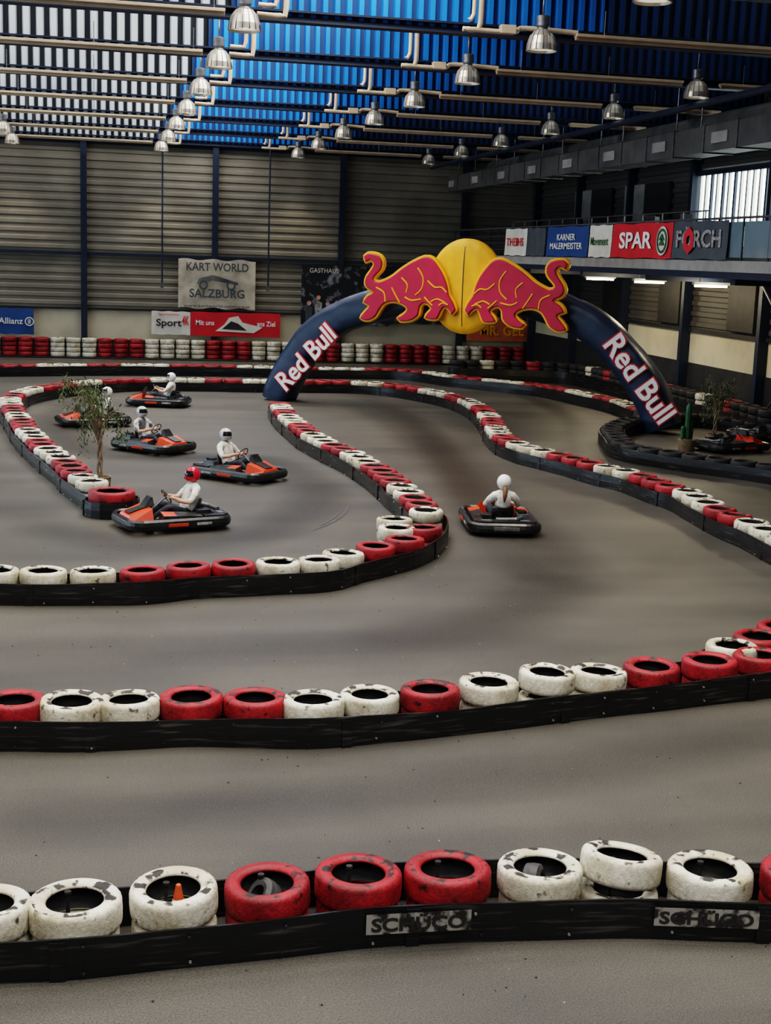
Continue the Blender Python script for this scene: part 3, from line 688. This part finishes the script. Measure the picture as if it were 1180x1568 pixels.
def driver_mesh(shirt,name):
    V=[];E=[];Rd=[];root=[]
    def v(co,r,rt=False): V.append(Vector(co));Rd.append(r);root.append(rt);return len(V)-1
    def e(a,c,m): E.append((a,c,m))
    pel=v((-.30,0,.30),(.17,.17),True);wa=v((-.36,0,.45),(.155,.165));ch=v((-.42,0,.62),(.18,.19));nb=v((-.455,0,.77),(.10,.11));nk=v((-.45,0,.85),(.055,.055));hd=v((-.43,0,.97),(.085,.085))
    e(pel,wa,0);e(wa,ch,0);e(ch,nb,0);e(nb,nk,1);e(nk,hd,1)
    for s in(-1,1):
        sh=v((-.44,s*.20,.725),(.088,.088));um=v((-.36,s*.28,.62),(.075,.075));el=v((-.24,s*.33,.51),(.054,.054));fm=v((-.10,s*.26,.54),(.048,.048));wr=v((.02,s*.18,.585),(.030,.030));pa=v((.075,s*.155,.61),(.036,.024))
        e(nb,sh,0);e(sh,um,0);e(um,el,0);e(el,fm,1);e(fm,wr,1);e(wr,pa,1)
        hp=v((-.22,s*.11,.27),(.11,.11));kn=v((.13,s*.20,.42),(.075,.075));cf=v((.28,s*.18,.33),(.062,.062));an=v((.46,s*.14,.20),(.042,.042));to=v((.60,s*.14,.27),(.037,.047))
        e(pel,hp,2);e(hp,kn,2);e(kn,cf,2);e(cf,an,2);e(an,to,3)
        for i in range(4):
            z=.585+i*.019;ln=(.8,.95,1,.9)[i]
            f0=v((.07,s*.155,z),(.010,.010),True);f1=v((.105+.01*ln,s*.165,z+.01),(.0095,.0095));f2=v((.13*ln+.005,s*.15,z+.012),(.009,.009));f3=v((.122,s*.128,z+.01),(.008,.008))
            e(f0,f1,1);e(f1,f2,1);e(f2,f3,1)
        t0=v((.05,s*.14,.62),(.012,.012),True);t1=v((.075,s*.118,.645),(.010,.010));t2=v((.10,s*.115,.665),(.009,.009));e(t0,t1,1);e(t1,t2,1)
    me=bpy.data.meshes.new('tmp');me.from_pydata(V,[(a,c) for a,c,_ in E],[]);o=bpy.data.objects.new('tmp',me);sc.collection.objects.link(o)
    sk=o.modifiers.new('skin','SKIN');sk.use_smooth_shade=True
    for i,d in enumerate(me.skin_vertices[0].data): d.radius=Rd[i];d.use_root=root[i]
    ss=o.modifiers.new('sub','SUBSURF');ss.levels=2;ss.render_levels=2
    bpy.context.view_layer.update();dg=bpy.context.evaluated_depsgraph_get();out=bpy.data.meshes.new_from_object(o.evaluated_get(dg));out.name=name
    bpy.data.objects.remove(o)
    out.materials.clear()
    for m in(shirt,m_skin,m_trous,m_shoe): out.materials.append(m)
    for p in out.polygons:
        c=p.center;best=9;bm=0
        for a,d,m in E:
            A_,D_=V[a],V[d];ab=D_-A_;t=max(0,min(1,(c-A_).dot(ab)/ab.length_squared));r=Rd[a][0]*(1-t)+Rd[d][0]*t
            q=(c-(A_+ab*t)).length-r
            if q<best: best=q;bm=m
        p.material_index=bm;p.use_smooth=True
    # soft cloth folds on the shirt and trousers
    for vv in out.vertices:
        c=vv.co
        if c.z<.8 and c.x<.3: vv.co=c+vv.normal*(.012*mn.noise(Vector((c.x*9,c.y*9,c.z*22))))
    return out
dm=driver_mesh(m_shirt,'driver_white');dm2=dm.copy();dm2.materials[0]=m_shirtg
def helmet(mat,g):
    b=B();n,mr=32,20;T=Matrix.Translation((-.425,0,1.0))
    vs=[];
    for i in range(mr+1):
        el=math.radians(-52+142*i/mr)
        for k in range(n):
            az=2*math.pi*k/n;x=math.cos(el)*math.cos(az);y=math.cos(el)*math.sin(az);z=math.sin(el)
            a=abs((az+math.pi)%(2*math.pi)-math.pi);ed=math.degrees(el)
            r=.155
            if a<1.25 and -8<ed<30: r=.148
            if a<.9 and ed<-8: r=.172-.013*a
            vs.append(T@Vector((x*r*1.04,y*r*.92,z*.155)))
    for i in range(mr):
        el=-52+142*(i+.5)/mr
        for k in range(n):
            az=2*math.pi*(k+.5)/n;a=abs((az+math.pi)%(2*math.pi)-math.pi)
            q=[i*n+k,i*n+(k+1)%n,(i+1)*n+(k+1)%n,(i+1)*n+k]
            b.add([vs[j] for j in q],[(0,1,2,3)],m_vis if(a<1.3 and -10<el<32) else mat)
    b.obj('helmet',g,smooth=True,merge=True)
def driver(loc,rz,hm,mesh=None,hair=False):
    g=group('kart_driver',loc,rz,KS);o=bpy.data.objects.new('body',mesh or dm);sc.collection.objects.link(o);o.parent=g
    helmet(hm,g)
    if hair:
        b=B();b.tube([(-.54,0,.95),(-.62,.0,.86),(-.66,.01,.74),(-.64,.01,.64)],[.035,.05,.04,.012],m_hair,12);b.obj('ponytail',g,smooth=True)
def place2(c,ang,hm,mesh=None,hair=False):
    p=G(*c);rz=math.radians(ang);kart(p,rz);driver(p,rz,hm,mesh,hair)
place2((262,806),197,m_hr)
place2((366,732),-44,m_hg)
place2((235,690),-46,m_hg,dm2)
place2((243,621),166,m_hw)
place2((143,651),196,m_hw,dm2)
place2((763,808),82,m_hw,None,True)
kart(G(1118,690),math.radians(14));kart(G(1165,672),math.radians(22))
# ---------------------------------------------------------------- plants
def ficus(loc,h,w,nl,name,z0=.35):
    g=group(name,(loc.x,loc.y,0));b=B();tips=[]
    for k in range(3):
        a=k*2.1;pts=[(.05*math.cos(a+j*1.3)*(1-j*.1),.05*math.sin(a+j*1.3)*(1-j*.1),z0+(h*.5)*j/5) for j in range(6)];b.tube(catmull(pts,.08),.02,m_bark,8)
        for q in range(6):
            an=random.uniform(0,6.3);st=Vector(pts[random.randint(2,5)]);en=Vector((math.cos(an)*w*random.uniform(.3,1),math.sin(an)*w*random.uniform(.3,1),z0+h*random.uniform(.45,1)))
            mid=st.lerp(en,.5)+Vector((0,0,.12*h));dr=en+Vector((math.cos(an)*.1,math.sin(an)*.1,-.22*h))
            pth=catmull([st,mid,en,dr],.08);b.tube(pth,[.010*(1-.8*i/len(pth))+.002 for i in range(len(pth))],m_bark,5);tips+=pth[len(pth)//3:]
    for k in range(nl):
        p=random.choice(tips)+Vector((random.gauss(0,.06),random.gauss(0,.06),random.gauss(0,.07)))
        d=Vector((random.gauss(0,.6),random.gauss(0,.6),-1)).normalized();sd=d.cross(Vector((random.gauss(0,1),random.gauss(0,1),.1))).normalized();L=random.uniform(.06,.11)
        b.add([p,p+d*L*.5+sd*L*.16,p+d*L,p+d*L*.5-sd*L*.16],[(0,1,2,3)],m_leaf)
    b.lathe([(.001,0),(.18,0),(.21,z0),(.22,z0+.02),(.19,z0+.02),(.18,z0-.03),(.001,z0-.03)],m_bark,n=24)
    b.obj('plant',g)
ficus(G(153,731,.38),1.95,.66,1150,'potted_ficus',.38)
ficus(G(1092,682),1.5,.42,800,'potted_ficus',.3)
g=group('potted_cactus',G(1050,690));b=B()
for x0,y0,z0,hh,rr in((0,0,.3,.95,.07),(.12,.05,.3,.5,.05),(-.13,0,.3,.35,.05)):
    prof=[(rr*(.75 if i==0 else 1)*math.sqrt(max(.02,1-max(0,(i/10-.85)/.15)**2)),z0+hh*i/10) for i in range(11)]
    n=24;vs=[]
    for r,z in prof:
        for k in range(n):
            an=2*math.pi*k/n;q=r*(1+.16*(1 if k%3==0 else -.3));vs.append((x0+q*math.cos(an),y0+q*math.sin(an),z))
    b.add(vs,[(i*n+k,i*n+(k+1)%n,(i+1)*n+(k+1)%n,(i+1)*n+k) for i in range(10) for k in range(n)],m_cact)
b.lathe([(.001,0),(.2,0),(.24,.3),(.22,.3),(.001,.27)],m_bark,n=24);b.obj('cactus',g,smooth=True)
# ---------------------------------------------------------------- foreground clutter
p=A[3];g=group('traffic_cone',(p.x+.03,p.y+.05,.0));b=B()
b.box((0,0,.10),(.2,.2,.03),m_cone);b.lathe([(.075,.115),(.055,.21),(.036,.31),(.018,.41),(.012,.415),(.001,.415)],m_cone,n=24);b.lathe([(.0575,.21),(.0385,.31)],m_txtw,n=24)
b.box((0,0,.045),(.25,.25,.09),m_rub);b.obj('cone',g,smooth=False)
for idx,dx,tt in((4,-.04,(.85,-1.2)),(7,-.02,(1.45,1.0))):
    p=A[idx];g=group('kart_slick_tire',(p.x+dx,p.y+.03,.27));b=B()
    T=Matrix.Rotation(tt[1],4,'Z')@Matrix.Rotation(tt[0],4,'X')
    b.lathe([(.06,-.065),(.09,-.07),(.125,-.05),(.13,0),(.125,.05),(.09,.07),(.06,.065),(.075,.04),(.075,-.04)],M('slick_rubber_%d'%idx,(.03,.03,.03),.5,col2=(.07,.07,.07),scale=9),T,n=32,closed=True);b.obj('slick',g,smooth=True)
b=B()
for i in(2,3,4,5,6,8,9):
    p=A[i]+Vector((-.05,.10,0));b.tube([(p.x,p.y,.0),(p.x,p.y,.40)],.014,m_rub,8);b.lathe([(.001,.41),(.024,.41),(.024,.39),(.001,.39)],m_rub,Matrix.Translation((p.x,p.y,0)),n=12)
b.obj('stakes',gA)
def sticker(x,L,hh):
    cand=[q for q in loopA if q.y<A[6].y-.12 and abs(q.x-x)<L/2+.4]
    c1=min(cand,key=lambda q:abs(q.x-(x-L/2)));c2=min(cand,key=lambda q:abs(q.x-(x+L/2)))
    U=Vector((c2.x-c1.x,c2.y-c1.y,0)).normalized();g=group('belt_sticker');b=B()
    c=Vector((x,(c1.y+c2.y)/2-.04,.195));Vz=Vector((0,0,1));Nn=Vector((U.y,-U.x,0))
    b.add([c-U*L/2-Vz*hh/2,c+U*L/2-Vz*hh/2,c+U*L/2+Vz*hh/2,c-U*L/2+Vz*hh/2],[(0,1,2,3)],m_silver);b.obj('plate',g)
    text('SCHÜCO',c+Nn*.004-Vz*.01,U,Vz,m_txtk,L*.9,hh*.82,g,.001,.03)
sticker(G(636,1400,.2).x,.74,.15);sticker(G(1070,1392,.2).x,.74,.14)
# ---------------------------------------------------------------- floor marks and crumbs
b=B()
for pts,w in(([(536,770),(528,785),(508,800),(480,812)],.07),([(524,778),(512,792),(490,806)],.05)):
    q=catmull([G(u,v) for u,v in pts],.3);vs=[]
    for i,p in enumerate(q):
        t=(q[min(i+1,len(q)-1)]-q[max(i-1,0)]).normalized();o=Vector((-t.y,t.x,0))*w*.5*math.sin(math.pi*min(.97,max(.03,i/len(q))))
        vs+=[p+o+Vector((0,0,.006)),p-o+Vector((0,0,.006))]
    b.add(vs,[(2*i,2*i+1,2*i+3,2*i+2) for i in range(len(q)-1)],m_skid)
b.obj('skid_marks')
vs=[];fs=[];wear=[]
for ci,(pts,w,al) in enumerate((([(520,612),(600,640),(680,700),(740,760),(830,840),(850,890),(760,950),(560,985),(300,1000),(-40,1005)],1.7,.6),
                ([(150,610),(90,640),(130,690),(240,700),(400,705),(480,750),(440,800),(300,835),(150,825),(30,790),(-30,760)],1.5,.6),
                ([(560,605),(640,650),(700,730),(760,850),(900,900),(1000,880),(1060,830)],1.0,.35),
                ([(-60,1260),(300,1235),(700,1200),(1000,1160),(1260,1110)],1.1,.45),
                ([(640,577),(780,600),(870,640),(900,690),(1020,720),(1180,765)],.9,.5))):
    q=resample(catmull([G(u,v) for u,v in pts],.3),.3);K=8;base=len(vs)
    for i,p in enumerate(q):
        t=(q[min(i+1,len(q)-1)]-q[max(i-1,0)]).normalized();o=Vector((-t.y,t.x,0));e=max(0,math.sin(math.pi*min(1,max(0,i/(len(q)-1)))))**.4
        for k in range(K+1):
            f=-1+2*k/K;vs.append(p+o*(f*w*.6)+Vector((0,0,.002+.0007*ci)));wear.append(al*e*max(0,1-f*f)**1.5)
    fs+=[(base+i*(K+1)+k,base+i*(K+1)+k+1,base+(i+1)*(K+1)+k+1,base+(i+1)*(K+1)+k) for i in range(len(q)-1) for k in range(K)]
me=bpy.data.meshes.new('racing_line');me.from_pydata([tuple(v) for v in vs],[],fs);me.materials.append(m_line)
at_=me.attributes.new('wear','FLOAT','POINT');at_.data.foreach_set('value',wear)
o=bpy.data.objects.new('racing_line',me);sc.collection.objects.link(o)
b=B()
for k in range(260):
    x=random.uniform(-1,6);y=random.uniform(7,22);r=random.uniform(.004,.013);b.add([(x,y,.012),(x+r,y,.002),(x,y+r,.002),(x-r,y,.002),(x,y-r,.002)],[(0,1,2),(0,2,3),(0,3,4),(0,4,1)],m_rub if k%3 else m_conc)
b.obj('rubber_crumbs')
# ---------------------------------------------------------------- lights
def area(x,y,z,sx,sy,e,col,rx=0,ry=0,name='roof_fill_light'):
    L=bpy.data.lights.new(name,'AREA');L.shape='RECTANGLE';L.size=sx;L.size_y=sy;L.energy=e;L.color=col
    o=bpy.data.objects.new(name,L);o.location=(x,y,z);o.rotation_euler=(rx,ry,0);sc.collection.objects.link(o)
for k in range(-2,11):  # unseen area lights added under the closed roof to light the hall
    Y=27.0+5.55*(k-4)+1.0+2.8
    if Y>60: continue
    f=.8 if Y>48 else 1
    area(-5,Y,11.45,12,3.6,410*f,(1,.985,.96));area(4.6,Y,11.45,4.5,3.6,420*f,(1,.985,.96));area(14,Y,11.45,5,3.0,28,(.9,.95,1))
for k,Y in enumerate(Ys[1:]):
    for X in(-3.3,2.75,8.55):
        L=bpy.data.lights.new('lamp_spot','SPOT');L.energy=520 if k<7 else 260;L.spot_size=1.5;L.spot_blend=.8;L.color=(1,.87,.68);L.shadow_soft_size=.2
        o=bpy.data.objects.new('lamp_spot',L);o.location=(X,Y-.2,8.7);sc.collection.objects.link(o)
w=bpy.data.worlds.new('world');sc.world=w;w.use_nodes=True;w.node_tree.nodes['Background'].inputs[0].default_value=(.95,.94,.92,1);w.node_tree.nodes['Background'].inputs[1].default_value=.12
sc.view_settings.view_transform='Filmic';sc.view_settings.look='High Contrast';sc.view_settings.exposure=.12
